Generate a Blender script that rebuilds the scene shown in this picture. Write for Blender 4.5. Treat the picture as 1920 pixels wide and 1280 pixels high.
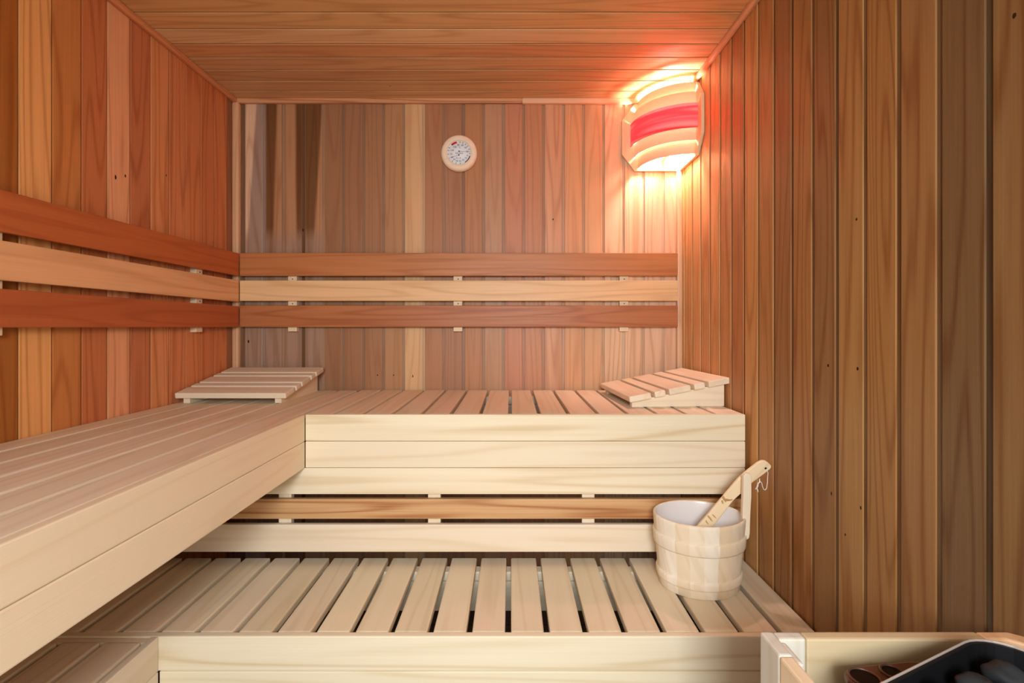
import bpy, bmesh, math, random
from mathutils import Vector, Matrix, Euler, noise
random.seed(7)
for o in list(bpy.data.objects): bpy.data.objects.remove(o)
S = bpy.context.scene
COL = S.collection

# ---------------------------------------------------------------- camera, world, lights, exposure
F = 907.0; CX = 958.0; CY = 612.0; H = 1.12
def P(px, py, Y): return Vector(((px-CX)*Y/F, Y, H-(py-CY)*Y/F))
cd = bpy.data.cameras.new('camera'); cam = bpy.data.objects.new('camera', cd); COL.objects.link(cam)
cam.location = (0, 0, H); cam.rotation_euler = (math.pi/2, 0, 0)
cd.sensor_width = 36; cd.lens = F/1920*36; cd.clip_start = 0.02
cd.shift_x = (960-CX)/1920; cd.shift_y = (CY-640)/1920
S.camera = cam

W = bpy.data.worlds.new('world'); S.world = W; W.use_nodes = True
W.node_tree.nodes['Background'].inputs[0].default_value = (0.86, 0.93, 1.0, 1)
W.node_tree.nodes['Background'].inputs[1].default_value = 1.0

def area(name, loc, target, sx, sy, power, color, spread=180):
    l = bpy.data.lights.new(name, 'AREA'); l.shape = 'RECTANGLE'; l.size = sx; l.size_y = sy
    l.energy = power; l.color = color; l.spread = math.radians(spread)
    o = bpy.data.objects.new(name, l); COL.objects.link(o); o.location = loc
    o.rotation_euler = (Vector(target)-Vector(loc)).to_track_quat('-Z', 'Y').to_euler()
    return o
area('rear_key_light', (0.0, -0.85, 1.47), (0.0, 1.5, 0.50), 0.45, 0.42, 17.0, (0.86, 0.94, 1.0), 120)  # unseen flash-like key light behind the camera, placed to suit the shadow edges
area('warm_fill', (0.05, -0.40, 1.0), (0.0, 1.5, 1.1), 0.78, 1.7, 9.0, (1.0, 0.80, 0.56))  # added warm fill light in the door opening, lifts walls and ceiling
BULB = 660.0
S.view_settings.view_transform = 'Standard'; S.view_settings.look = 'None'
S.view_settings.gamma = 1.0; S.view_settings.use_curve_mapping = False
S.view_settings.exposure = 0.0

# ---------------------------------------------------------------- helpers
def lin(c):
    r = []
    for v in c[:3]:
        v = v/255.0
        r.append(v/12.92 if v <= 0.04045 else ((v+0.055)/1.055)**2.4)
    return tuple(r)

class MB:
    def __init__(s): s.v = []; s.f = []; s.g = []; s.t = []; s.m = []; s.sm = []
    def add(s, verts, faces, g=None, tone=(200, 150, 100), con=0.5, M=None, mi=0, smooth=False):
        b = len(s.v); lt = (*lin(tone), con)
        for k, p in enumerate(verts):
            q = Vector(p)
            s.g.append(tuple(g[k]) if g else tuple(q))
            s.v.append(tuple(M @ q) if M else tuple(q)); s.t.append(lt)
        for f in faces:
            s.f.append(tuple(b+i for i in f)); s.m.append(mi); s.sm.append(smooth)
    def board(s, lo, hi, axis, tone, con=0.5, bev=0.002, M=None, mi=0, seg=2):
        """a plank between two corners; axis = grain direction"""
        lo = Vector(lo); hi = Vector(hi); c = (lo+hi)/2; d = hi-lo
        bm = bmesh.new(); bmesh.ops.create_cube(bm, size=1.0)
        for v in bm.verts: v.co = Vector((v.co.x*d.x, v.co.y*d.y, v.co.z*d.z))
        if bev > 0:
            bmesh.ops.bevel(bm, geom=bm.edges[:], offset=min(bev, min(d)*0.45), segments=seg, affect='EDGES', profile=0.6)
        bm.verts.index_update()
        off = Vector((random.uniform(0, 40), random.uniform(0, 40), random.uniform(0, 40)))
        vs = [tuple(v.co+c) for v in bm.verts]; gs = []
        o = {'x': (0, 1, 2), 'y': (1, 0, 2), 'z': (2, 0, 1)}[axis]
        for v in bm.verts: gs.append((v.co[o[0]]+off.x, v.co[o[1]]+off.y, v.co[o[2]]+off.z))
        fs = [tuple(v.index for v in f.verts) for f in bm.faces]
        bm.free(); s.add(vs, fs, gs, tone, con, M, mi)
    def prism(s, pts, d0, d1, plane='xz', tone=(200, 150, 100), con=0.5, axis=0, M=None, mi=0, smooth=False):
        """outline extruded; plane 'xz' extrudes along y, 'yz' along x, 'xy' along z"""
        n = len(pts); vs = []
        for d in (d0, d1):
            for a, b in pts:
                vs.append({'xz': (a, d, b), 'yz': (d, a, b), 'xy': (a, b, d)}[plane])
        off = random.uniform(0, 30)
        gs = []
        for v in vs:
            q = list(v); al = q.pop(axis); gs.append((al+off, q[0]+off*.7, q[1]))
        fs = [tuple(range(n)), tuple(range(2*n-1, n-1, -1))]
        for i in range(n): fs.append((i, i+n, (i+1) % n+n, (i+1) % n))
        s.add(vs, fs, gs, tone, con, M, mi, smooth)
    def tube(s, pts, r, seg=10, tone=(230, 225, 220), con=0.1, mi=0, closed=False, M=None):
        pts = [Vector(p) for p in pts]; n = len(pts); vs = []; fs = []
        for i, p in enumerate(pts):
            a = pts[i-1] if (i > 0 or closed) else p; b = pts[(i+1) % n] if (i < n-1 or closed) else p
            t = (b-a).normalized(); u = t.orthogonal().normalized()
            if i and vs:
                u = (pu - t*pu.dot(t)).normalized()
            pu = u; w = t.cross(u); rr = r[i] if isinstance(r, (list, tuple)) else r
            for k in range(seg):
                an = 2*math.pi*k/seg; vs.append(p+u*math.cos(an)*rr+w*math.sin(an)*rr)
        for i in range(n if closed else n-1):
            j = (i+1) % n
            for k in range(seg): fs.append((i*seg+k, i*seg+(k+1) % seg, j*seg+(k+1) % seg, j*seg+k))
        if not closed:
            fs.append(tuple(range(seg-1, -1, -1))); fs.append(tuple((n-1)*seg+k for k in range(seg)))
        s.add(vs, fs, None, tone, con, M, mi, True)
    def lathe(s, prof, c, axis='z', seg=64, tone=(230, 200, 160), con=0.3, sx=1, sy=1, mi=0, smooth=True):
        vs = []; fs = []; n = len(prof)
        for k in range(seg):
            a = 2*math.pi*k/seg
            for r, h in prof:
                x, y = r*math.cos(a)*sx, r*math.sin(a)*sy
                vs.append((c[0]+x, c[1]+y, c[2]+h) if axis == 'z' else (c[0]+x, c[1]+h, c[2]+y))
        for k in range(seg):
            j = (k+1) % seg
            for i in range(n-1): fs.append((k*n+i, j*n+i, j*n+i+1, k*n+i+1))
        s.add(vs, fs, None, tone, con, None, mi, smooth)
    def build(s, name, mats, parent=None):
        me = bpy.data.meshes.new(name); me.from_pydata(s.v, [], s.f)
        a = me.attributes.new('gco', 'FLOAT_VECTOR', 'POINT'); a.data.foreach_set('vector', [c for g in s.g for c in g])
        a = me.attributes.new('tone', 'FLOAT_COLOR', 'POINT'); a.data.foreach_set('color', [c for g in s.t for c in g])
        if not isinstance(mats, (list, tuple)): mats = [mats]
        for m in mats: me.materials.append(m)
        me.polygons.foreach_set('material_index', s.m); me.polygons.foreach_set('use_smooth', s.sm)
        me.update()
        bm = bmesh.new(); bm.from_mesh(me); bmesh.ops.recalc_face_normals(bm, faces=bm.faces[:]); bm.to_mesh(me); bm.free()
        o = bpy.data.objects.new(name, me); COL.objects.link(o)
        if parent: o.parent = parent; o.matrix_parent_inverse = Matrix.Translation(-Vector(parent.location))
        return o
def thing(name, label, cat, loc=(0, 0, 0), group=None):
    o = bpy.data.objects.new(name, None); COL.objects.link(o); o.location = loc
    o.empty_display_size = 0.05
    o['label'] = label; o['category'] = cat
    if group: o['group'] = group
    return o
def tag(o, label, cat, group=None):
    o['label'] = label; o['category'] = cat
    if group: o['group'] = group
    return o

# ---------------------------------------------------------------- materials
def base_mat(name, rough=0.5, spec=0.4, metal=0.0, col=(0.8, 0.8, 0.8)):
    m = bpy.data.materials.new(name); m.use_nodes = True
    b = m.node_tree.nodes['Principled BSDF']
    b.inputs['Base Color'].default_value = (*col, 1); b.inputs['Roughness'].default_value = rough
    b.inputs['Specular IOR Level'].default_value = spec; b.inputs['Metallic'].default_value = metal
    return m, b
def wood(name, rough=0.5, spec=0.35, rings=9.0, ring_amt=0.35, fibre=0.14, streak=0.25, trans=0.0, shift=(0.62, 0.42, 0.30)):
    m, b = base_mat(name, rough, spec); nt = m.node_tree; N = nt.nodes; L = nt.links
    def nd(t, **k):
        n = N.new(t)
        for a, v in k.items(): setattr(n, a, v)
        return n
    at = nd('ShaderNodeAttribute', attribute_name='gco'); to = nd('ShaderNodeAttribute', attribute_name='tone')
    def noi(sc, scale, detail=2.0, rough_=0.5):
        mp = nd('ShaderNodeMapping'); mp.inputs['Scale'].default_value = sc; L.new(at.outputs['Vector'], mp.inputs['Vector'])
        n = nd('ShaderNodeTexNoise'); n.inputs['Scale'].default_value = scale; n.inputs['Detail'].default_value = detail
        n.inputs['Roughness'].default_value = rough_; L.new(mp.outputs[0], n.inputs['Vector']); return n.outputs['Fac']
    def math_(op, a, b_=None, c_=None):
        n = nd('ShaderNodeMath', operation=op)
        for i, v in enumerate((a, b_, c_)):
            if v is None: continue
            if isinstance(v, (int, float)): n.inputs[i].default_value = v
            else: L.new(v, n.inputs[i])
        return n.outputs[0]
    n1 = noi((0.55, 9.0, 9.0), 1.0, 1.5)
    wob = noi((2.0, 60.0, 60.0), 1.0, 1.0)
    r0 = math_('MULTIPLY', n1, rings*6.2832)
    r0 = math_('ADD', r0, math_('MULTIPLY', wob, 1.6))
    s1 = math_('MULTIPLY_ADD', math_('SINE', r0), 0.5, 0.5)
    ringv = math_('POWER', s1, 4.0)
    fib = noi((3.0, 240.0, 240.0), 1.0, 3.0, 0.7)
    stk = noi((0.7, 26.0, 26.0), 1.0, 3.0, 0.6)
    f = math_('MULTIPLY', ringv, ring_amt)
    f = math_('ADD', f, math_('MULTIPLY', math_('SUBTRACT', fib, 0.5), fibre*3))
    f = math_('ADD', f, math_('MULTIPLY', math_('SUBTRACT', stk, 0.5), streak*3))
    f = math_('MULTIPLY', f, math_('MULTIPLY', to.outputs['Alpha'], 2.0))
    cl = nd('ShaderNodeClamp'); L.new(f, cl.inputs[0]); cl.inputs[1].default_value = -0.35; cl.inputs[2].default_value = 1.0
    dark = nd('ShaderNodeMix', data_type='RGBA', blend_type='MULTIPLY'); dark.inputs['Factor'].default_value = 1.0
    L.new(to.outputs['Color'], dark.inputs['A']); dark.inputs['B'].default_value = (*shift, 1)
    # colour = tone + f*(dark-tone)
    sub = nd('ShaderNodeVectorMath', operation='SUBTRACT'); L.new(dark.outputs['Result'], sub.inputs[0]); L.new(to.outputs['Color'], sub.inputs[1])
    sc = nd('ShaderNodeVectorMath', operation='SCALE'); L.new(sub.outputs[0], sc.inputs[0]); L.new(cl.outputs[0], sc.inputs['Scale'])
    ad = nd('ShaderNodeVectorMath', operation='ADD'); L.new(sc.outputs[0], ad.inputs[0]); L.new(to.outputs['Color'], ad.inputs[1])
    L.new(ad.outputs[0], b.inputs['Base Color'])
    rr = math_('MULTIPLY_ADD', math_('SUBTRACT', fib, 0.5), 0.3, rough); L.new(rr, b.inputs['Roughness'])
    bp = nd('ShaderNodeBump'); bp.inputs['Strength'].default_value = 0.12; bp.inputs['Distance'].default_value = 0.002
    L.new(fib, bp.inputs['Height']); L.new(bp.outputs[0], b.inputs['Normal'])
    if trans > 0:
        tr = nd('ShaderNodeBsdfTranslucent'); L.new(ad.outputs[0], tr.inputs['Color'])
        mx = nd('ShaderNodeMixShader'); mx.inputs[0].default_value = trans
        L.new(b.outputs[0], mx.inputs[1]); L.new(tr.outputs[0], mx.inputs[2])
        L.new(mx.outputs[0], N['Material Output'].inputs['Surface'])
    return m
CEDAR = wood('cedar_cladding', 0.46, 0.35, rings=12, ring_amt=0.55, fibre=0.26, streak=0.20, shift=(0.64, 0.46, 0.33))
CEDARB = wood('cedar_board', 0.45, 0.35, rings=12, ring_amt=0.42, fibre=0.2, streak=0.28)
ASPEN = wood('pale_aspen', 0.55, 0.3, rings=8, ring_amt=0.55, fibre=0.14, streak=0.2, shift=(0.82, 0.73, 0.60))
VENEER = wood('lamp_veneer', 0.55, 0.25, rings=7, ring_amt=0.3, fibre=0.1, streak=0.2, trans=0.13, shift=(0.75, 0.5, 0.4))
REDVEN = wood('red_stained_veneer', 0.5, 0.3, rings=10, ring_amt=0.75, fibre=0.15, streak=0.3, trans=0.50, shift=(0.75, 0.30, 0.35))
KNOT, _ = base_mat('knot', 0.7, 0.2, col=(0.03, 0.012, 0.006))
SCREW, _ = base_mat('screw', 0.4, 0.5, 0.8, col=(0.10, 0.07, 0.05))
PLASTIC, _ = base_mat('white_plastic', 0.22, 0.5, col=(0.80, 0.76, 0.74))
DIAL, _ = base_mat('dial_white', 0.7, 0.15, col=(0.90, 0.95, 1.0))
INK, _ = base_mat('ink', 0.5, 0.3, col=(0.03, 0.035, 0.045))
GREYINK, _ = base_mat('grey_ink', 0.5, 0.3, col=(0.11, 0.12, 0.14))
RED, _ = base_mat('dial_red', 0.5, 0.3, col=(0.55, 0.01, 0.02))
ROPE, _ = base_mat('cotton_string', 0.9, 0.1, col=(0.80, 0.74, 0.70))
STEEL, _ = base_mat('rim_steel', 0.4, 0.5, 0.3, col=(0.45, 0.38, 0.33))
BLACK, _ = base_mat('black_enamel', 0.5, 0.2, col=(0.006, 0.006, 0.007))
BRONZE, _ = base_mat('bronze_plate', 0.42, 0.5, 0.6, col=(0.17, 0.095, 0.065))
HOLE, _ = base_mat('dark_hole', 0.5, 0.2, col=(0.002, 0.002, 0.002))
def stone_mat():
    m, b = base_mat('heater_stone', 0.75, 0.3); nt = m.node_tree
    n = nt.nodes.new('ShaderNodeTexNoise'); n.inputs['Scale'].default_value = 90; n.inputs['Detail'].default_value = 5
    r = nt.nodes.new('ShaderNodeValToRGB'); r.color_ramp.elements[0].color = (0.004, 0.004, 0.005, 1); r.color_ramp.elements[1].color = (0.035, 0.038, 0.040, 1)
    tc = nt.nodes.new('ShaderNodeTexCoord'); nt.links.new(tc.outputs['Object'], n.inputs['Vector'])
    nt.links.new(n.outputs['Fac'], r.inputs[0]); nt.links.new(r.outputs[0], b.inputs['Base Color'])
    return m
STONE = stone_mat()
def tile_mat():
    m, b = base_mat('floor_tile', 0.5, 0.4); nt = m.node_tree
    tc = nt.nodes.new('ShaderNodeTexCoord'); br = nt.nodes.new('ShaderNodeTexBrick'); br.offset = 0.0
    br.inputs['Color1'].default_value = (0.10, 0.09, 0.08, 1); br.inputs['Color2'].default_value = (0.12, 0.105, 0.09, 1)
    br.inputs['Mortar'].default_value = (0.05, 0.045, 0.04, 1); br.inputs['Scale'].default_value = 3.3
    br.inputs['Brick Width'].default_value = 1.0; br.inputs['Row Height'].default_value = 1.0; br.inputs['Mortar Size'].default_value = 0.01
    nt.links.new(tc.outputs['Object'], br.inputs['Vector']); nt.links.new(br.outputs[0], b.inputs['Base Color'])
    return m
TILE = tile_mat()

# ---------------------------------------------------------------- room
XL, XR, YB, YF, ZC = -1.14, 0.703, 2.0, -0.42, 2.057
def struct(o): o['kind'] = 'structure'; return o
def vary(t, a=6): d = random.uniform(-a, a); return tuple(max(0, min(255, c+d)) for c in t)
DEP = 0.005    # groove depth
def warm(t, k=1.0): return (t[0]*1.0*k, t[1]*1.03*k, t[2]*0.93*k)
def groove(t, k): a = sum(t)/3; return tuple((c*0.8+a*0.2)*k for c in t)
def disc(mb, c, n, u, r1, r2, mi=1):
    n = Vector(n); u = Vector(u); w = n.cross(u)
    pts = [Vector(c)+u*math.cos(a)*r1*random.uniform(.8, 1.1)+w*math.sin(a)*r2*random.uniform(.8, 1.1) for a in [2*math.pi*k/12 for k in range(12)]]
    v = [tuple(p) for p in pts]+[tuple(p-n*0.002) for p in pts]
    f = [tuple(range(12))]+[(i, (i+1) % 12, (i+1) % 12+12, i+12) for i in range(12)]
    mb.add(v, f, None, (60, 30, 15), 0.2, None, mi)

# floor
m = MB(); m.board((XL-.02, YF-.02, -0.05), (XR+.02, YB+.02, 0), 'x', (90, 85, 80), 0.2, 0)
struct(m.build('floor', TILE))

# back wall : face left edges at -0.686 + 0.0826 i
P0, PITCH, GAP = -0.686, 0.0826, 0.0118
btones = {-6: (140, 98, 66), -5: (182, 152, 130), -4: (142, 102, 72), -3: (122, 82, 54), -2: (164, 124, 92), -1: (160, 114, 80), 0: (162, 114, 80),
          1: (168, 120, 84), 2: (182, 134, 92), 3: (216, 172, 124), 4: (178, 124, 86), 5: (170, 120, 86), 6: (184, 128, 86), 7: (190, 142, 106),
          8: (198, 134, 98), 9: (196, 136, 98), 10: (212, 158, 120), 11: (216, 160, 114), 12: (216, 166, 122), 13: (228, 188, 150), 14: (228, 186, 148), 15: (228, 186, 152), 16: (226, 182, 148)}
m = MB()
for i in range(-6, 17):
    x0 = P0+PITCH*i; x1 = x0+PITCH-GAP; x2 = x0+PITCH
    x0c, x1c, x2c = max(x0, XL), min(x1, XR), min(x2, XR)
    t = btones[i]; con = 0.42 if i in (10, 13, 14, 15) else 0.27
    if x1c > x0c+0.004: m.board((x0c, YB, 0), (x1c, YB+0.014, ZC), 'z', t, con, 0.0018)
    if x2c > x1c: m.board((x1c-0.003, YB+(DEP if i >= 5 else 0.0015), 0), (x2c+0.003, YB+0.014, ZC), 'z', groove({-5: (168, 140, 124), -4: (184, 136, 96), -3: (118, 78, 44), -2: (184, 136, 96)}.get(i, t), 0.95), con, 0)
# sapwood and heartwood figure of the first boards: slanting streaks that belong to the wood
def sst(a, b, x): x = max(0, min(1, (x-a)/(b-a))); return x*x*(3-2*x)
def mixc(a, b, f): return tuple(p*(1-f)+q*f for p, q in zip(a, b))
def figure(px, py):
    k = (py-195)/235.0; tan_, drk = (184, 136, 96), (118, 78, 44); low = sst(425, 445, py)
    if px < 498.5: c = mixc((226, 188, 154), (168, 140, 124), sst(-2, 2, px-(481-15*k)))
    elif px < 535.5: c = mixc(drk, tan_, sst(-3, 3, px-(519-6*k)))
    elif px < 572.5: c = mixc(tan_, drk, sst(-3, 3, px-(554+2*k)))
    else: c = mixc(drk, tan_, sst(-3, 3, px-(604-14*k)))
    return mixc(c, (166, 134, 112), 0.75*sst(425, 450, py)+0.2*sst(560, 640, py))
for i in (-5, -4, -3, -2):
    x0 = P0+PITCH*i+.0018; x1 = P0+PITCH*(i+1)-GAP-.0018; nx, nz = 16, 60; off = random.uniform(0, 30)
    vs = []; gs = []; tn_ = []
    for a in range(nx+1):
        for b in range(nz+1):
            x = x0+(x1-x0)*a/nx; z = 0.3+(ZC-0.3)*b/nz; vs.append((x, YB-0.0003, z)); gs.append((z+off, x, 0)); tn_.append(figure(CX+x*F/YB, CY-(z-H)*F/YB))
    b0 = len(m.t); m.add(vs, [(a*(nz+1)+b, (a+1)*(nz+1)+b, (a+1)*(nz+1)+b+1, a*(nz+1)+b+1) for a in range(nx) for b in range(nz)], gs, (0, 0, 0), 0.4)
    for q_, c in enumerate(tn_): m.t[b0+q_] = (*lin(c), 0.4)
m.board((XL-.02, YB+0.012, 0), (XR+.02, YB+0.035, ZC), 'z', (90, 60, 40), 0.3, 0)
for px, py, a, b in ((568, 431, .003, .006), (1037, 411, .003, .004), (708, 703, .0022, .0035), (738, 703, .0022, .0035), (466, 640, .003, .007), (774, 705, .002, .006)):
    p = P(px, py, YB); disc(m, (p.x, YB-0.0003, p.z), (0, -1, 0), (1, 0, 0), a, b)
struct(m.build('wall_back', [CEDAR, KNOT]))

# left wall : groove centres
lg = [1.942-0.0822*k for k in range(0, 29)]
ltones = [(140, 84, 62), (192, 112, 76), (186, 108, 74), (190, 114, 80), (190, 116, 84), (196, 126, 90), (176, 104, 76), (206, 142, 114), (176, 102, 70), (178, 110, 66), (208, 146, 100), (150, 88, 42)]
m = MB(); ys = [YB]+lg; G = 0.0045
for k in range(len(ys)-1):
    y1, y0 = ys[k], ys[k+1]
    if y0 < YF: y0 = YF
    if y1-y0 < .01: continue
    t = ltones[k] if k < len(ltones) else vary((176, 112, 74), 14)
    t = (min(236, t[0]*1.13), t[1]*1.18, t[2]*1.06)
    m.board((XL-0.014, y0+G/2, 0), (XL, y1-G/2, ZC), 'z', t, 0.5, 0.001)
    m.board((XL-0.014, y0-0.004, 0), (XL-DEP, y0+0.004, ZC), 'z', groove(t, 0.6), 0.5, 0)
m.board((XL-.035, YF, 0), (XL-0.012, YB, ZC), 'z', (90, 60, 40), 0.3, 0)
for Y, z, a, b in ((1.43, 1.565, .0025, .005), (1.395, 1.55, .003, .007), (1.60, 1.62, .002, .004)):
    disc(m, (XL+0.0003, Y, z), (1, 0, 0), (0, 1, 0), a, b)
struct(m.build('wall_left', [CEDAR, KNOT]))

# right wall
rg = [1.957]+[1.874-0.083*k for k in range(0, 27)]
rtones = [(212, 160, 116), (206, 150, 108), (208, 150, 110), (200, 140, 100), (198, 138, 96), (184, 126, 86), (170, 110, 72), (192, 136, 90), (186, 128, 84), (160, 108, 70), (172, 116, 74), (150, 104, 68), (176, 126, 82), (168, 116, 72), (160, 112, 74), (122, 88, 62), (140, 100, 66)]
m = MB(); ys = [YB]+rg; G = 0.0125
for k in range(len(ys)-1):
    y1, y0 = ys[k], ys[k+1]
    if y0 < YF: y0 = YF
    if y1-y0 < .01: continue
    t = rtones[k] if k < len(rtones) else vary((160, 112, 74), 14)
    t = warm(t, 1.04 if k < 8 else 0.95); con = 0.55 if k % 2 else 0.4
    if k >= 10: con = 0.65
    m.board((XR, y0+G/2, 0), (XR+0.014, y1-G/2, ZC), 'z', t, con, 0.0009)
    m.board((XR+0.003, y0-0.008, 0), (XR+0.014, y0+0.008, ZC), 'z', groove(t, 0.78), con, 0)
m.board((XR+.012, YF, 0), (XR+0.035, YB, ZC), 'z', (90, 60, 40), 0.3, 0)
for px, py, a, b in ((1553, 685, .003, .004), (1608, 691, .003, .004), (1606, 411, .0025, .003), (1559, 925, .002, .004), (1614, 952, .002, .004), (1902, 29, .003, .004), (1585, 1002, .002, .003)):
    Y = XR*F/(px-CX); p = P(px, py, Y); disc(m, (XR-0.0003, Y, p.z), (-1, 0, 0), (0, 1, 0), a, b)
struct(m.build('wall_right', [CEDAR, KNOT]))

# front wall behind the camera, with the doorway
m = MB()
x = XL
while x < XR-0.01:
    x1 = min(x+0.083, XR); z0 = 1.95 if (x > -0.46 and x1 < 0.56) else 0.0
    m.board((x+.002, YF-0.014, z0), (x1-.002, YF, ZC), 'z', vary((170, 112, 74), 16), 0.5, 0.0018)
    x += 0.083
struct(m.build('wall_front', CEDAR))

# ceiling
m = MB(); y = 1.927
ys = []
while y > YF: ys.append(y); y -= 0.0805
ys = [YB]+ys+[YF]
ctones = [(198, 148, 100), (196, 146, 98), (190, 138, 92), (196, 144, 98), (198, 138, 90), (212, 164, 116), (204, 152, 98), (200, 148, 94)]
for k in range(len(ys)-1):
    y1, y0 = ys[k], ys[k+1]
    t = ctones[k] if k < len(ctones) else vary((198, 146, 98), 8)
    t = (t[0]*1.08, t[1]*1.13, t[2]*1.18)
    m.board((XL, y0+.003, ZC), (XR, y1-.003, ZC+0.014), 'x', t, 0.36, 0.0012)
    m.board((XL, y0-.005, ZC+DEP), (XR, y0+.005, ZC+0.014), 'x', groove(t, 0.6), 0.4, 0)
m.board((XL-.02, YF, ZC+0.012), (XR+.02, YB+.02, ZC+0.035), 'x', (90, 60, 40), 0.3, 0)
disc(m, (P(731, 158, 1.88).x, 1.885, ZC-0.0003), (0, 0, -1), (1, 0, 0), .004, .002)
struct(m.build('ceiling', [CEDAR, KNOT]))

# trims
TR = 0.020
def trim(n, lo, hi, ax, tone, con=0.3, bev=0.006):
    m = MB(); m.board(lo, hi, ax, tone, con, bev); return struct(m.build(n, CEDARB))
xj = (979-CX)*1.98/F
trim('trim_1', (XL+.0, YB-0.016, ZC-0.019), (xj, YB, ZC), 'x', (214, 156, 112), 0.9, 0.003)
trim('trim_2', (xj+.0005, YB-0.018, ZC-0.021), (XR, YB, ZC), 'x', (236, 188, 150), 0.2, 0.003)
trim('trim_3', (XL, YF, ZC-0.020), (XL+0.018, YB-0.016, ZC), 'y', (214, 140, 92), 0.4)
trim('trim_4', (XR-0.018, YF, ZC-0.020), (XR, YB-0.018, ZC), 'y', (222, 164, 122), 0.4)
trim('trim_5', (XL, YB-0.026, 0.862), (XL+0.027, YB, ZC-0.019), 'z', (222, 174, 132), 0.3, 0.008)
trim('trim_6', (XR-0.022, YB-0.020, 0.862), (XR, YB, ZC-0.021), 'z', (224, 180, 142), 0.35, 0.006)

# ---------------------------------------------------------------- benches
CREAM = (231, 215, 188)
def cream(a=5, b=(0, 0, 0)):
    d = random.uniform(-a, a)*0.8; e = random.uniform(-1, 1)
    return (CREAM[0]+d+b[0], CREAM[1]+d+e+b[1], CREAM[2]+d-e+b[2])
ZU, ZL, ST = 0.8605, 0.42, 0.020
FT = 0.0165
def part_board(name, par, lo, hi, ax, tone, con=0.4, bev=0.003, mat=None, label=None, zoff=0):
    m = MB(); m.board(lo, hi, ax, tone, con, bev); o = m.build(name, mat or ASPEN, par)
    if label: o['label'] = label
    return o

# upper bench along the back wall
ub = thing('upper_bench', 'high pale wooden bench across the back wall with three-board front, slats crosswise', 'bench', (0.03, 1.7, ZU-.05))
YU = 1.444
for k in range(-7, 8):
    c0 = -0.003+0.0874*k+0.0053; c1 = c0+0.0768
    if k == 7: c1 = 0.692
    part_board('slat', ub, (c0, YU, ZU-ST), (c1, YB-0.016, ZU), 'y', cream(6), 0.35, 0.0035)
for j in range(3):
    z1 = ZU-0.0785*j-0.001*(j > 0); z0 = ZU-0.0785*(j+1)
    part_board('front_board', ub, (-0.607 if j < 2 else -0.98, YU-FT, z0), (0.692, YU-.0003, z1), 'x', cream(3, (2, 3, 0)), (0.75, 0.35, 0.6)[j], 0.0028)
part_board('joist', ub, (-0.60, 1.925, ZU-ST-0.030), (0.69, 1.965, ZU-ST-.0003), 'x', cream(), 0.3)
part_board('joist', ub, (-0.60, 1.925, ZU-ST-0.110), (0.69, 1.945, ZU-ST-0.032), 'x', cream(), 0.3)
part_board('joist', ub, (-0.60, YU+.0005, ZU-ST-0.040), (0.69, YU+0.022, ZU-ST-.0003), 'x', cream(), 0.3)

# upper bench along the left wall
ul = thing('upper_bench', 'high pale wooden bench along the left wall, long slats and two-board front', 'bench', (-0.87, 0.85, ZU-.05))
lgaps = [-0.704, -0.793, -0.883, -0.972, -1.061]
edges = [-0.6255]+lgaps+[-1.136]
for k in range(len(edges)-1):
    a = edges[k+1]+(0.005 if k < len(edges)-2 else 0); b = edges[k]-(0.005 if k else 0)
    part_board('slat', ul, (a, -0.36, ZU-ST), (b, YB-0.03, ZU), 'y', cream(6), 0.38, 0.0035)
for j in range(2):
    z1 = ZU-0.0785*j-0.001*(j > 0); z0 = ZU-0.0785*(j+1)
    part_board('front_board', ul, (-0.625, -0.36, z0), (-0.6075, YU-FT-.0005, z1), 'y', cream(2, (2, -2, -6)), 0.22, 0.0028)
for y in (0.1, 0.8):
    part_board('joist', ul, (-1.138, y, ZU-ST-0.04), (-0.626, y+0.04, ZU-ST-.0003), 'x', cream(), 0.3)

# skirting screen between the upper and the lower bench
sk = thing('bench_skirt', 'open screen of one brown and one pale board under the back bench', 'bench screen', (0, 1.45, 0.6))
part_board('skirt_board', sk, (-1.12, YU-FT, H-(972-CY)*1.43/F), (0.690, YU-.0003, H-(935-CY)*1.43/F), 'x', (204, 160, 112), 0.9, 0.002, CEDARB, 'knotty brown board')
part_board('skirt_board', sk, (-1.12, YU-FT, H-(1034-CY)*1.43/F), (0.690, YU-.0003, H-(982.5-CY)*1.43/F), 'x', cream(2), 0.4, 0.003, None, 'pale board')
for x in (-0.675, -0.229, 0.231):
    part_board('batten', sk, (x-0.019, YU, 0.455), (x+0.019, YU+0.022, 0.80), 'z', cream(), 0.35)

# lower bench along the back
lb = thing('lower_bench', 'low pale wooden bench across the back, wide gaps between its slats, under the bucket', 'bench', (-0.2, 1.28, ZL-.05))
YLB = 1.11
for k in range(-12, 8):
    c0 = -0.0067+0.0893*k+0.0068; c1 = c0+0.0757
    if c1 < -1.12: continue
    if k == 7: c1 = 0.6985
    c0 = max(c0, -1.134)
    part_board('slat', lb, (c0, YLB, ZL-ST), (c1, 1.466, ZL), 'y', cream(7, (-3, -4, -6)), 0.35, 0.004)
for j in range(3):
    z1 = ZL-0.0785*j-0.001*(j > 0); z0 = ZL-0.0785*(j+1)
    part_board('front_board', lb, (-0.795 if j else -1.134, YLB-FT, z0), (0.6985, YLB-.0003, z1), 'x', cream(3, (2, 4, 2)), (0.65, 0.4, 0.4)[j], 0.0028)
part_board('joist', lb, (-1.134, 1.42, ZL-ST-0.027), (0.698, 1.456, ZL-ST-.0003), 'x', cream(), 0.3)
part_board('joist', lb, (-1.134, 1.42, ZL-ST-0.115), (0.698, 1.438, ZL-ST-0.029), 'x', cream(), 0.3)
part_board('joist', lb, (-0.79, YLB+.0005, ZL-ST-0.035), (0.698, YLB+0.02, ZL-ST-.0003), 'x', cream(), 0.3)

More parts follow.
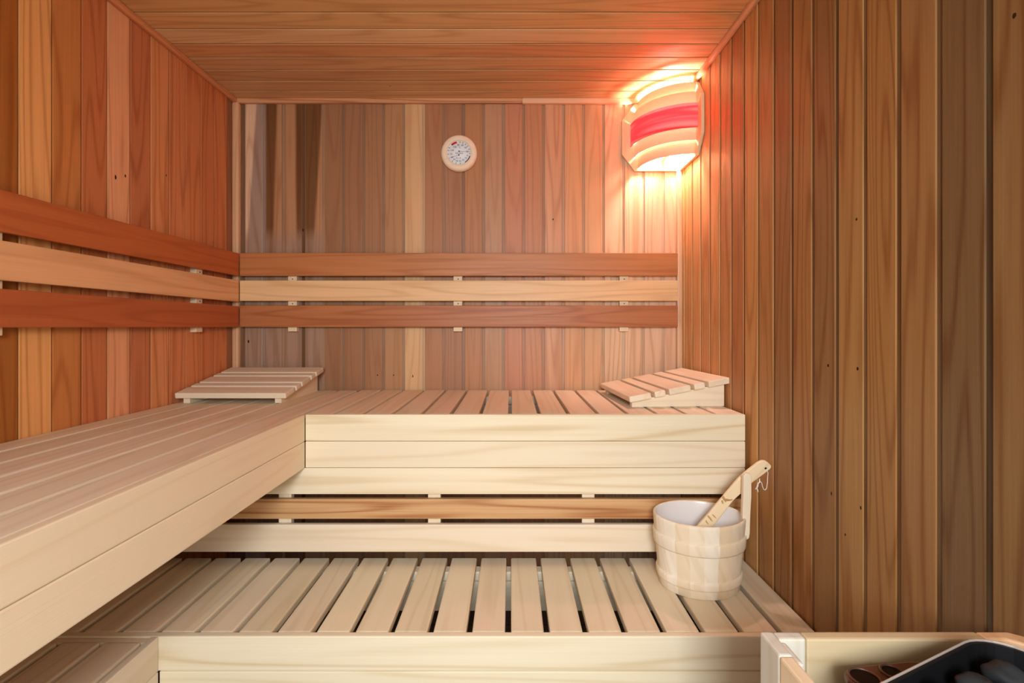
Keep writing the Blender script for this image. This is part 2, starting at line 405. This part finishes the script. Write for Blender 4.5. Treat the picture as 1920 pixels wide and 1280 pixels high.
# lower bench along the left
ll = thing('lower_bench', 'low wooden bench in shade beneath the left wall bench, bottom left corner', 'bench', (-0.97, 0.4, ZL-.05))
for a, b in ((-0.900, -0.821), (-0.994, -0.9115), (-1.088, -1.006), (-1.137, -1.100)):
    part_board('slat', ll, (a, -0.36, ZL-ST), (b, 1.0735, ZL), 'y', cream(6, (-6, -8, -10)), 0.45, 0.004)
part_board('end_board', ll, (-1.134, 1.0755, ZL-0.08), (-0.814, YLB-FT-.0005, ZL-0.003), 'x', cream(), 0.4)
for j in range(3):
    z1 = ZL-0.0785*j-0.001*(j > 0); z0 = ZL-0.0785*(j+1)
    part_board('front_board', ll, (-0.813, -0.36, z0), (-0.796, YLB-FT-.0005, z1), 'y', cream(2), 0.3, 0.0028)
part_board('joist', ll, (-1.138, 0.75, ZL-ST-0.04), (-0.814, 0.79, ZL-ST-.0003), 'x', cream(), 0.3)
for y in (0.0, 1.0):
    part_board('leg', ll, (-0.86, y, 0), (-0.82, y+.04, ZL-ST-0.001), 'z', cream(), 0.3)
for x in (-0.7, 0.0, 0.64):
    part_board('leg', lb, (x, YLB+.022, 0), (x+.04, YLB+.06, ZL-ST-0.001), 'z', cream(), 0.3)

# ---------------------------------------------------------------- backrests
def screw(par, c, n):
    m = MB(); m.lathe([(0.0001, 0), (0.0024, 0), (0.0024, 0.0012), (0.0001, 0.0012)], (0, 0, 0), 'y', 12, (60, 50, 40), 0.1)
    R = Matrix.Translation(c) @ (Matrix.Rotation(math.pi/2, 4, 'Z') if n == 'x' else Matrix())
    m.v = [tuple(R @ Vector(v)) for v in m.v]
    return m.build('screw', SCREW, par)
br = thing('backrest', 'three-rail wooden backrest on the back wall below the thermometer', 'backrest', (-0.2, 1.97, 1.3))
YR = 1.958
RT = 0.0175
rails = [((474, 517), (188, 122, 72)), ((525.5, 564), (232, 192, 142)), ((572.5, 613), (178, 112, 68))]
for (a, b), t in rails:
    part_board('rail', br, (-1.0985, YR, H-(b-CY)*YR/F), (0.676, YR+RT, H-(a-CY)*YR/F), 'x', t, 0.55 if t[0] < 200 else 0.35, 0.0025, CEDARB,
               'pale cream rail' if t[0] > 200 else None)
for px in (548, 858.5, 1170):
    x = (px-CX)*1.975/F
    m = MB(); m.board((x-.018, YR+RT, 1.10), (x+.018, YB-.0003, 1.40), 'z', (236, 212, 176), 0.2, 0.002); bt = m.build('batten', ASPEN, br)
    for py in (523, 569): screw(bt, (x+.001, YR+RT-.0008, H-(py-CY)*1.975/F), 'y')
bl = thing('backrest', 'three-rail backrest along the left wall, orange-brown rails around a pale one', 'backrest', (-1.12, 1.0, 1.3))
XRL = -1.1000
lz = []
for (a, b) in ((474.5, 517), (525.5, 565.5), (574, 613)):
    Yq = 1.953
    lz.append((H-(b-CY)*Yq/F, H-(a-CY)*Yq/F))
for (z0, z1), t in zip(lz, ((186, 100, 52), (230, 176, 126), (180, 96, 54))):
    part_board('rail', bl, (XRL-RT, -0.30, z0), (XRL, YR-.0008, z1), 'y', t, 0.38, 0.0025, CEDARB, 'pale cream rail' if t[0] > 200 else None)
for Y in (1.046, 1.735):
    m = MB(); m.board((XL+.0003, Y-.018, 1.10), (XRL-RT, Y+.018, 1.40), 'z', (236, 212, 176), 0.2, 0.002); bt = m.build('batten', ASPEN, bl)
    for zc in ((lz[0][0]+lz[1][1])/2, (lz[1][0]+lz[2][1])/2): screw(bt, (XRL-RT+.0008, Y+.003, zc), 'x')

# ---------------------------------------------------------------- headrests (slatted wedges)
def headrest(label, M, tone, group):
    t = thing('slatted_headrest', label, 'headrest', M.translation, group)
    L, rise, z0 = 0.335, 0.0605, 0.0165
    ang = math.atan2(rise, L); R = Matrix.Rotation(-ang, 4, 'Y')
    x = 0.0
    for w in (0.0715, 0.036, 0.072, 0.036, 0.0735):
        m = MB(); m.board((x, -0.187, 0), (x+w, 0.187, 0.0195), 'y', tone(), 0.3, 0.0042, M=M @ Matrix.Translation((0, 0, z0)) @ R)
        m.build('slat', ASPEN, t); x += w+0.0118
    for s in (-1, 1):
        yc = s*0.155
        ta = math.tan(ang); x0, x1 = 0.012, 0.318
        pts = [(x0, 0.0), (x1, 0.0), (x1, z0+x1*ta-.0006), (x0, z0+x0*ta-.0006)]
        m = MB(); m.prism(pts, yc-0.011, yc+0.011, 'xz', tone(), 0.3, 0, M=M); m.build('wedge', ASPEN, t)
    return t
MR = Matrix.Translation((0.368, 1.725, ZU+.0003)) @ Matrix.Rotation(math.radians(3.5), 4, 'Z')
headrest('slatted wedge headrest at the right end of the bench, beside the right wall', MR, lambda: cream(4, (2, 2, 2)), 'slatted wedge headrests')
ML = Matrix.Translation((-0.944, 1.628, ZU+.0003)) @ Matrix.Rotation(math.radians(90), 4, 'Z')
headrest('slatted wedge headrest in the left corner of the bench, slats across', ML, lambda: cream(4), 'slatted wedge headrests')

# ---------------------------------------------------------------- thermometer
TX, TZ, TY = (860-CX)*1.965/F, H-(284.5-CY)*1.965/F, YB
th = thing('sauna_thermometer', 'round wooden thermometer and hygrometer with white dial on the back wall', 'thermometer', (TX, TY, TZ))
m = MB()
prof = [(0.066, -0.0003), (0.0735, -0.004), (0.0745, -0.012), (0.0735, -0.021), (0.070, -0.028), (0.064, -0.031), (0.052, -0.0315), (0.0495, -0.030), (0.0492, -0.022)]
m.lathe(prof, (TX, TY, TZ), 'y', 72, (250, 226, 198), 0.15); m.build('rim', ASPEN, th)
m = MB(); m.lathe([(0.0001, -0.024), (0.0495, -0.024), (0.0495, -0.021)], (TX, TY, TZ), 'y', 64); dial = m.build('dial', DIAL, th)
FY = TY-0.0246
U = 1.965/F/16.0   # metres per zoomed pixel
def D(cx, cy): return (TX+(cx-635)*U, TZ-(cy-635)*U)
def strip(name, a, b, w, mat, par=dial, y=FY, w2=None):
    (ax, az), (bx, bz) = D(*a), D(*b); d = Vector((bx-ax, bz-az)).normalized(); n = Vector((-d.y, d.x)); w2 = w if w2 is None else w2
    m = MB(); m.prism([(ax+n.x*w/2, az+n.y*w/2), (bx+n.x*w2/2, bz+n.y*w2/2), (bx-n.x*w2/2, bz-n.y*w2/2), (ax-n.x*w/2, az-n.y*w/2)], y, y+0.0004, 'xz')
    return m.build(name, mat, par)
def tick(an, r0, r1, w):
    m = MB()
    a = math.radians(an); c, s_ = math.cos(a), math.sin(a)
    p = [(r0*c-w*s_, r0*s_+w*c), (r1*c-w*s_, r1*s_+w*c), (r1*c+w*s_, r1*s_-w*c), (r0*c+w*s_, r0*s_-w*c)]
    m.prism([(TX+x, TZ+z) for x, z in p], FY, FY+.0004, 'xz'); m.build('tick_mark', INK, dial)
for an in (85, 69, 52, 37, 19, -5, 153, 168, 188, 232, 254, 277): tick(an, 0.0405, 0.0475, 0.0008)
def arc(name, a0, a1, r0, r1, mat, n=14):
    m = MB(); pts = [(TX+r1*math.cos(math.radians(a0+(a1-a0)*k/n)), TZ+r1*math.sin(math.radians(a0+(a1-a0)*k/n))) for k in range(n+1)]
    pts += [(TX+r0*math.cos(math.radians(a0+(a1-a0)*k/n)), TZ+r0*math.sin(math.radians(a0+(a1-a0)*k/n))) for k in range(n, -1, -1)]
    m.prism(pts, FY, FY+.0004, 'xz'); return m.build(name, mat, dial)
arc('red_zone', 102, 130, 0.0395, 0.0472, RED); arc('red_zone_end', 130, 133, 0.0395, 0.0472, INK)
arc('black_zone', -58, -16, 0.0445, 0.0480, INK)
def text(s_, cx, cy, size, mat):
    c = bpy.data.curves.new('t', 'FONT'); c.body = s_; c.size = size; c.align_x = 'CENTER'; c.align_y = 'CENTER'; c.extrude = 0.00012
    c.resolution_u = 3
    o = bpy.data.objects.new('t', c); COL.objects.link(o); bpy.context.view_layer.update()
    me = bpy.data.meshes.new_from_object(o.evaluated_get(bpy.context.evaluated_depsgraph_get()))
    bpy.data.objects.remove(o)
    x, z = D(cx, cy)
    me.transform(Matrix.Translation((x, FY, z)) @ Matrix.Rotation(math.pi/2, 4, 'X'))
    me.materials.clear(); me.materials.append(mat)
    k = bpy.data.objects.new('lettering' if not s_.isdigit() else 'numeral', me); COL.objects.link(k); k.parent = dial
    k.matrix_parent_inverse = Matrix()
    return k

for t_, x, y in (('120', 430, 560), ('100', 508, 465), ('80', 615, 402), ('60', 735, 408), ('40', 832, 482), ('20', 885, 600),
                 ('70', 402, 678), ('60', 432, 770), ('50', 495, 835), ('40', 576, 884), ('30', 670, 887), ('20', 762, 855), ('10', 836, 795), ('0', 890, 722)):
    text(t_, x, y, 0.0096, INK)
text('SAUNA', 642, 650, 0.0098, GREYINK); text('\u00b0C', 650, 478, 0.0098, GREYINK); text('% r.F.', 628, 798, 0.0098, GREYINK)
strip('needle', (635, 594), (990, 610), 0.0009, INK, th, FY-0.0016, 0.0005); strip('needle', (640, 704), (325, 804), 0.0011, INK, th, FY-0.0016, 0.0006)
for c in ((638, 593), (635, 704)):
    x, z = D(*c); m = MB(); m.lathe([(0.0001, -0.0025), (0.0026, -0.0020), (0.0026, 0.0)], (x, FY, z), 'y', 16); m.build('needle_hub', INK, th)

# ---------------------------------------------------------------- corner lamp
LX, LY = XR, YB
lamp = thing('corner_lamp', 'slatted corner sauna lamp glowing above, middle band red-stained, under the ceiling', 'lamp', (LX-0.1, LY-0.1, 1.9))
LW, ZB, ZT = 0.2315, 1.759, 2.035
def plate(fl):
    w, c, h = LW, 0.051, 0.068
    pts = [(w, ZB+h), (w, ZT-.068), (w-c, ZT), (0.0, ZT), (0.0, ZB), (w-c, ZB)]
    m = MB()
    if fl == 'back': m.prism([(LX-0.015-a, b) for a, b in pts], LY-0.0118, LY-0.0004, 'xz', (240, 205, 165), 0.25, 2)
    else: m.prism([(LY-0.013-a, b) for a, b in pts], LX-0.0118, LX-0.0004, 'yz', (240, 205, 165), 0.25, 2)
    o = m.build('side_plate', ASPEN, lamp); bv = o.modifiers.new('b', 'BEVEL'); bv.width = 0.0015; bv.segments = 2
    return o
plate('back'); plate('right')
def band(name, r, z0, z1, tone, mat, con):
    n = 36; t = 0.0032; vs = []; gs = []; fs = []
    c = Vector((LX-0.009, LY-0.009))
    for i in range(n+1):
        a = math.pi/2*i/n
        for rr in (r-t, r):
            for z in (z0, z1):
                vs.append((c.x-rr*math.cos(a), c.y-rr*math.sin(a), z)); gs.append((r*a+z0*9, z, rr))
    for i in range(n):
        b = i*4; d = b+4
        fs += [(b, d, d+1, b+1), (b+2, b+3, d+3, d+2), (b+1, d+1, d+3, b+3), (b, b+2, d+2, d)]
    fs += [(0, 1, 3, 2), (n*4, n*4+2, n*4+3, n*4+1)]
    m = MB(); m.add(vs, fs, gs, tone, con, smooth=False); o = m.build(name, mat, lamp)
    for p in o.data.polygons: p.use_smooth = abs(p.normal.z) < 0.5
    o.data.set_sharp_from_angle(angle=0.6)
    return o
PEACH = (246, 200, 172)
band('slat_band', 0.172, 2.000, 2.040, PEACH, VENEER, 0.3)
band('slat_band', 0.187, 1.942, 1.997, PEACH, VENEER, 0.3)
o = band('slat_band', 0.203, 1.857, 1.948, (244, 142, 146), REDVEN, 0.8); o['label'] = 'wide red-stained band'
band('slat_band', 0.187, 1.8175, 1.868, PEACH, VENEER, 0.3)
band('slat_band', 0.172, 1.771, 1.826, PEACH, VENEER, 0.3)
m = MB(); m.lathe([(0.0001, 0.035), (0.018, 0.033), (0.03, 0.022), (0.034, 0.006), (0.032, -0.01), (0.024, -0.03), (0.016, -0.045), (0.0001, -0.046)], (LX-0.078, LY-0.078, 1.905), 'z', 32)
GLOW, b_ = base_mat('bulb_glow'); b_.inputs['Emission Color'].default_value = (1.0, 0.72, 0.66, 1); b_.inputs['Emission Strength'].default_value = BULB
m.build('bulb', GLOW, lamp)
m = MB(); m.lathe([(0.0001, 0.0), (0.019, 0.0), (0.019, 0.035), (0.012, 0.04), (0.0001, 0.04)], (LX-0.078, LY-0.078, 1.818), 'z', 24)
m.board((LX-0.085, LY-0.085, 1.800), (LX-0.071, LY-0.0121, 1.8175), 'y', (235, 230, 220), 0.1, 0.003)
m.build('lamp_holder', PLASTIC, lamp)

# ---------------------------------------------------------------- bucket
BX, BY, BZ = 0.512, 1.321, ZL+.0003
bk = thing('sauna_bucket', 'round pale wooden stave bucket with upright grip on the low bench', 'bucket', (BX, BY, BZ))
NS = 20
stt = [(238, 224, 202), (230, 210, 180), (242, 232, 214), (226, 202, 168), (238, 225, 204), (241, 229, 210), (234, 217, 190)]
tn = [stt[(i*5+i//3) % 7] for i in range(NS)]
def staves(name, prof, par, sub=5, inner=False):
    m = MB()
    for i in range(NS):
        vs = []; gs = []; fs = []; n = len(prof); off = i*3.7
        for k in range(sub+1):
            a = 2*math.pi*(i+k/sub)/NS + 0.13
            for (rx, ry, z) in prof:
                vs.append((BX+rx*math.cos(a), BY+ry*math.sin(a), BZ+z)); gs.append((z+off, rx*a, rx))
        for k in range(sub):
            for j in range(n-1): fs.append((k*n+j, (k+1)*n+j, (k+1)*n+j+1, k*n+j+1))
        m.add(vs, fs, gs, tn[i], 0.3, smooth=True)
    me = m.build(name, ASPEN, par)
    bm = bmesh.new(); bm.from_mesh(me.data)
    for f in bm.faces:   # outward normals: staves are open strips
        c = f.calc_center_median(); 
    bm.free(); return me
def rad(z, e=0): 
    f = z/0.192; return (0.105+0.0165*f+e, 0.089+0.0115*f+e)
def pr(z, e=0): r = rad(z, e); return (r[0], r[1], z)
staves('body', [pr(0.0, -.012), pr(0.0, -0.003), pr(0.003, 0), pr(0.05), pr(0.10), pr(0.15), pr(0.183), pr(0.189, -0.001), pr(0.192, -0.004), pr(0.191, -0.007), pr(0.187, -0.0085)], bk)
staves('hoop', [pr(0.112, 0), pr(0.1135, 0.0040), pr(0.118, 0.0052), pr(0.130, 0.0052), pr(0.142, 0.0050), pr(0.146, 0.0035), pr(0.148, 0)], bk)
staves('hoop', [pr(0.023, 0), pr(0.0245, 0.0035), pr(0.029, 0.0045), pr(0.040, 0.0045), pr(0.046, 0.003), pr(0.048, 0)], bk)
m = MB(); prf = [pr(0.1895, -0.0078), pr(0.185, -0.0092), pr(0.10, -0.0092), pr(0.022, -0.0095), pr(0.014, -0.016), (0.05, 0.045, 0.012), (0.0001, 0.0001, 0.012)]
vs = []; fs = []; n = len(prf); SG = 64
for k in range(SG):
    a = 2*math.pi*k/SG
    for rx, ry, z in prf: vs.append((BX+rx*math.cos(a), BY+ry*math.sin(a), BZ+z))
for k in range(SG):
    j = (k+1) % SG
    for i in range(n-1): fs.append((k*n+i, j*n+i, j*n+i+1, k*n+i+1))
m.add(vs, fs, smooth=True); o = m.build('liner', PLASTIC, bk); o['label'] = 'white plastic liner'
m = MB(); m.lathe([(0.0001, 0), (0.093, 0), (0.093, 0.008), (0.0001, 0.008)], (BX, BY, BZ+.001), 'z', 48, CREAM, 0.3, 1.0, 0.086/0.093); m.build('base', ASPEN, bk)
# upright grip on the right rim (outline in the plane Y=const)
YH = 1.283
def outl(pts, Y): return [((px-CX)*Y/F, H-(py-CY)*Y/F) for px, py in pts]
g_ = [(1392.5, 968), (1394, 930), (1394.5, 893), (1397, 888.5), (1402, 886.5), (1407.5, 889), (1409.5, 895), (1409.5, 930), (1407.5, 965), (1406.5, 1000), (1405, 1009), (1401, 1012), (1397, 1009), (1394.5, 1000)]
m = MB(); m.prism(outl(g_, YH), YH, YH+0.014, 'xz', (236, 218, 190), 0.3, 2); o = m.build('grip', ASPEN, bk); bv = o.modifiers.new('b', 'BEVEL'); bv.width = 0.0022; bv.segments = 3; bv.limit_method = 'ANGLE'

# ---------------------------------------------------------------- ladle
lo_ = [(705, 640), (790, 545), (880, 440), (960, 345), (1040, 250), (1090, 202), (1150, 155), (1200, 116), (1222, 104), (1243, 98), (1262, 101), (1280, 112), (1300, 130), (1309, 143), (1308, 156), (1300, 168),
       (1250, 208), (1160, 275), (1110, 318), (1075, 355), (1000, 425), (920, 530), (830, 645)]
px = [(1140+a/4.267, 840+b/4.267) for a, b in lo_]
ld = thing('ladle', 'pale wooden ladle with brown knot leaning in the bucket, string at its tip', 'ladle', P(1310, 1000, 1.31))
YA, YBt = 1.318, 1.299      # handle leans: lower end nearer the wall side, upper end behind the grip
pts = []
for a, b in px: pts.append((a, b))
m = MB(); vs = []; n = len(pts)
def ly(b): t = (b-863)/(992-863); return 1.302+0.012*t
for d in (0, 0.010):
    for a, b in pts: q = P(a, b, ly(b)); vs.append((q.x, q.y+d, q.z))
dr = Vector((0.62, 0, 0.78)); pp = Vector((0.78, 0, -0.62))
gs = [(Vector(v).dot(dr)+3, Vector(v).dot(pp), v[1]) for v in vs]
fs = [tuple(range(n)), tuple(range(2*n-1, n-1, -1))]+[(i, i+n, (i+1) % n+n, (i+1) % n) for i in range(n)]
m.add(vs, fs, gs, (240, 216, 176), 0.45); o = m.build('handle', ASPEN, ld)
bv = o.modifiers.new('b', 'BEVEL'); bv.width = 0.0028; bv.segments = 3; bv.limit_method = 'ANGLE'; bv.angle_limit = math.radians(50)
q = P(1435.7, 877.8, ly(878))
m = MB(); m.lathe([(0.0001, -0.0004), (0.0030, -0.0004), (0.0032, 0.0002)], (q.x, q.y-.0001, q.z), 'y', 16); m.build('string_hole', HOLE, ld)
# brown knot stains on the handle
STAIN, _ = base_mat('knot_stain', 0.6, 0.3, col=(0.56, 0.33, 0.13))
for cx, cy, w, h, an in ((930, 405, 8, 24, -0.5), (952, 412, 18, 7, 0.1), (975, 415, 22, 5, -0.2), (915, 430, 6, 16, -.4), (815, 560, 6, 26, -0.7), (850, 545, 4, 20, -.8), (790, 590, 4, 18, -.6)):
    P0_ = []; m = MB()
    for k in range(12):
        a = 2*math.pi*k/12; u, v = 1.7*w*math.cos(a)*random.uniform(.6, 1.1), 1.3*h*math.sin(a)*random.uniform(.7, 1.1)
        x_ = cx+u*math.cos(an)-v*math.sin(an); y_ = cy+u*math.sin(an)+v*math.cos(an)
        q = P(1140+x_/4.267, 840+y_/4.267, ly(840+y_/4.267)); P0_.append((q.x, q.y-0.00025, q.z))
    m.add(P0_+[(a, b+.0005, c) for a, b, c in P0_], [tuple(range(12))]+[(i, (i+1) % 12, (i+1) % 12+12, i+12) for i in range(12)]); m.build('knot_mark', STAIN, ld)
m = MB(); bwl = P(1304, 1012, 1.318); vs = []
prof = [(0.0001, -0.042), (0.022, -0.036), (0.036, -0.018), (0.040, 0.0), (0.037, 0.0), (0.033, -0.016), (0.020, -0.032), (0.0001, -0.037)]
m.lathe(prof, (bwl.x+.005, bwl.y+.008, bwl.z-0.012), 'z', 32, CREAM, 0.3); m.build('bowl', ASPEN, ld)
sp = [(1436, 879, 0), (1438, 882, -0.001), (1440, 886, 0), (1440, 895, 0.002), (1440, 905, 0.003), (1438.5, 915, 0.003), (1436, 919, 0.003), (1433, 918, 0.003), (1430.5, 912, 0.003), (1429.5, 906, 0.003), (1426.5, 903, 0.003), (1424, 900.5, 0.004)]
m = MB(); m.tube([Vector(P(a, b, ly(b)))+Vector((0, d, 0)) for a, b, d in sp], 0.0011, 8)
k_ = [(1424, 896.5), (1424.5, 903), (1421.5, 906), (1420.5, 911), (1418.5, 915)]
m.tube([P(a, b, 1.305) for a, b in k_], [0.001, 0.0021, 0.0017, 0.0022, 0.0020], 8)
m.tube([P(1419, 914, 1.305), P(1416.5, 917, 1.304)], 0.0013, 8); m.tube([P(1419.5, 914, 1.305), P(1421.5, 922, 1.304)], [0.0012, 0.0018], 8)
o = m.build('string', ROPE, ld); o['label'] = 'white cotton string'

# ---------------------------------------------------------------- heater guard
hg = thing('heater_guard', 'pale wooden guard rail around the heater in the bottom right corner', 'guard rail', (0.5, 0.5, 0))
ZG = 0.7045
def gb(name, lo, hi, ax, tone=None, bev=0.003, con=0.3, M=None):
    m = MB(); m.board(lo, hi, ax, tone or cream(3), con, bev, M); return m.build(name, ASPEN, hg)
WH = (214, 207, 192)
gb('corner_post', (0.3395, 0.612, 0.0), (0.3565, 0.660, ZG), 'z', WH)
gb('side_rail', (0.3395, -0.02, ZG-0.09), (0.3565, 0.6115, ZG-0.001), 'y', (238, 214, 180))
gb('side_rail', (0.3395, -0.02, ZG-0.30), (0.3565, 0.6115, ZG-0.21), 'y', (238, 214, 180))
gb('corner_batten', (0.3570, 0.6445, 0.0), (0.3930, 0.660, ZG-.0005), 'z', WH)
gb('corner_batten', (0.3570, 0.602, 0.30), (0.3655, 0.6440, ZG-0.004), 'z', WH, 0.004)
gb('back_rail', (0.3935, 0.6435, ZG-0.11), (0.632, 0.660, ZG), 'x', (208, 186, 148), 0.003, 0.4)
gb('back_rail', (0.3935, 0.6435, ZG-0.32), (0.632, 0.660, ZG-0.21), 'x', (226, 196, 156), 0.003, 0.4)
pts = [(0.6325, 0.6435), (0.6325, 0.660), (0.676, 0.660), (0.690, 0.650), (0.692, 0.636), (0.675, 0.632), (0.66, 0.6435)]
m = MB(); m.prism(pts, 0.0, ZG, 'xy', (222, 178, 134), 0.4, 2); o = m.build('wall_post', ASPEN, hg); bv = o.modifiers.new('b', 'BEVEL'); bv.width = 0.003; bv.segments = 2; bv.limit_method = 'ANGLE'

# ---------------------------------------------------------------- heater
ht = thing('sauna_heater', 'black heater with thin shiny rim inside the wooden guard, bottom right', 'heater', (0.5, 0.4, 0))
def rrect(cx, cy, w, d, r, rot, n=8):
    pts = []
    for sx, sy, a0 in ((1, 1, 0), (-1, 1, 90), (-1, -1, 180), (1, -1, 270)):
        for k in range(n+1):
            a = math.radians(a0+90*k/n); pts.append((sx*(w/2-r)+r*math.cos(a), sy*(d/2-r)+r*math.sin(a)))
    c, s_ = math.cos(rot), math.sin(rot)
    return [(cx+x*c-y*s_, cy+x*s_+y*c) for x, y in pts]
# rim passes through these points at ZH (from its far left side to the rounded far corner)
ZH = 0.732
rot = math.radians(24.0)
ex = Vector((math.cos(rot), math.sin(rot))); ey = Vector((-ex.y, ex.x))
cw, cdp = 0.28, 0.215
corner = Vector((0.604, 0.620))
cen = corner - ex*(cw/2) - ey*(cdp/2)
def ringmesh(name, specs, mat, cap=None):
    """specs: list of (inset, z, r)"""
    m = MB(); vs = []; fs = []
    for ins, z, r in specs:
        pts = rrect(cen.x, cen.y, cw-2*ins, cdp-2*ins, max(r-ins, 0.004), rot); n = len(pts)
        vs += [(a, b, z) for a, b in pts]
    for i in range(len(specs)-1):
        for k in range(n): fs.append((i*n+k, i*n+(k+1) % n, (i+1)*n+(k+1) % n, (i+1)*n+k))
    if cap == 'last': fs.append(tuple((len(specs)-1)*n+k for k in range(n)))
    m.add(vs, fs, None, smooth=False); return m.build(name, mat, ht)
ringmesh('casing', [(0.004, 0.12, 0.05), (0.004, ZH-0.0022, 0.05), (0.008, ZH-0.0022, 0.05), (0.010, ZH-0.032, 0.05)], BLACK, 'last')
ringmesh('rim', [(0.0040, ZH-0.0022, 0.05), (0.0024, ZH-0.0018, 0.05), (0.0022, ZH-0.0008, 0.05), (0.0026, ZH, 0.05), (0.0034, ZH, 0.05), (0.0040, ZH-0.0008, 0.05), (0.0040, ZH-0.0022, 0.05)], STEEL)
for sx in (-1, 1):
    for sy in (-1, 1):
        p = cen+ex*(cw/2-.05)*sx+ey*(cdp/2-.05)*sy
        m = MB(); m.lathe([(0.0001, 0), (0.018, 0), (0.014, 0.01), (0.012, 0.1215), (0.0001, 0.1215)], (p.x, p.y, 0), 'z', 16); m.build('leg', BLACK, ht)
# bronze plate with two collared holes beside the casing
m = MB(); ZP = 0.698
pl = [(0.500, 0.612), (0.452, 0.606), (0.425, 0.603), (0.408, 0.594), (0.4035, 0.580), (0.405, 0.560), (0.412, 0.543), (0.45, 0.560), (0.50, 0.582), (0.55, 0.604), (0.556, 0.612)]
m.prism(pl, ZP-0.012, ZP, 'xy'); o = m.build('control_plate', BRONZE, ht); o['label'] = 'bronze plate with dark holes'; bv = o.modifiers.new('b', 'BEVEL'); bv.width = 0.004; bv.segments = 3; bv.limit_method = 'ANGLE'; bv.angle_limit = 0.7
for hx, hy, r in ((0.4245, 0.580, 0.0155), (0.4655, 0.590, 0.0115)):
    m = MB(); m.lathe([(0.0001, 0.0006), (r, 0.0006)], (hx, hy, ZP), 'z', 32); m.build('hole', HOLE, ht)
    m = MB(); m.tube([(hx+r*1.06*math.cos(a), hy+r*1.06*math.sin(a), ZP+.001) for a in [2*math.pi*k/32 for k in range(32)]], 0.0016, 8, closed=True); m.build('collar', BRONZE, ht)
# stones in the heater
def stone(sd):
    bm = bmesh.new(); bmesh.ops.create_icosphere(bm, subdivisions=3, radius=1)
    for v in bm.verts:
        nn = noise.noise(v.co*1.3+Vector((sd*7.1, 0, 0)))*0.35+noise.noise(v.co*4+Vector((0, sd*3.3, 0)))*0.08
        v.co *= (1+nn); v.co.z *= 0.75
    me = bpy.data.meshes.new('heater_stone'); bm.to_mesh(me); bm.free(); me.materials.append(STONE)
    for p in me.polygons: p.use_smooth = True
    return me
sm = [stone(k) for k in range(5)]
k = 0
for j in range(4):
    for i in range(4):
        o = bpy.data.objects.new('heater_stone', sm[k % 5]); COL.objects.link(o)
        u = (i-1.5)*0.053+random.uniform(-.004, .004); v = (j-1.5)*0.0435+random.uniform(-.001, .001)
        p = cen+ex*u+ey*v; r = random.uniform(0.0178, 0.0190)
        o.location = (p.x, p.y, ZH-0.0130); o.scale = (r, r, r); o.rotation_euler = (0, 0, random.uniform(0, 6))
        tag(o, 'dark grey stone in the heater, %s row from the far side, %s from the left' % (('first', 'second', 'third', 'last')[3-j], ('first', 'second', 'third', 'last')[i]), 'stone', 'heater stones'); k += 1
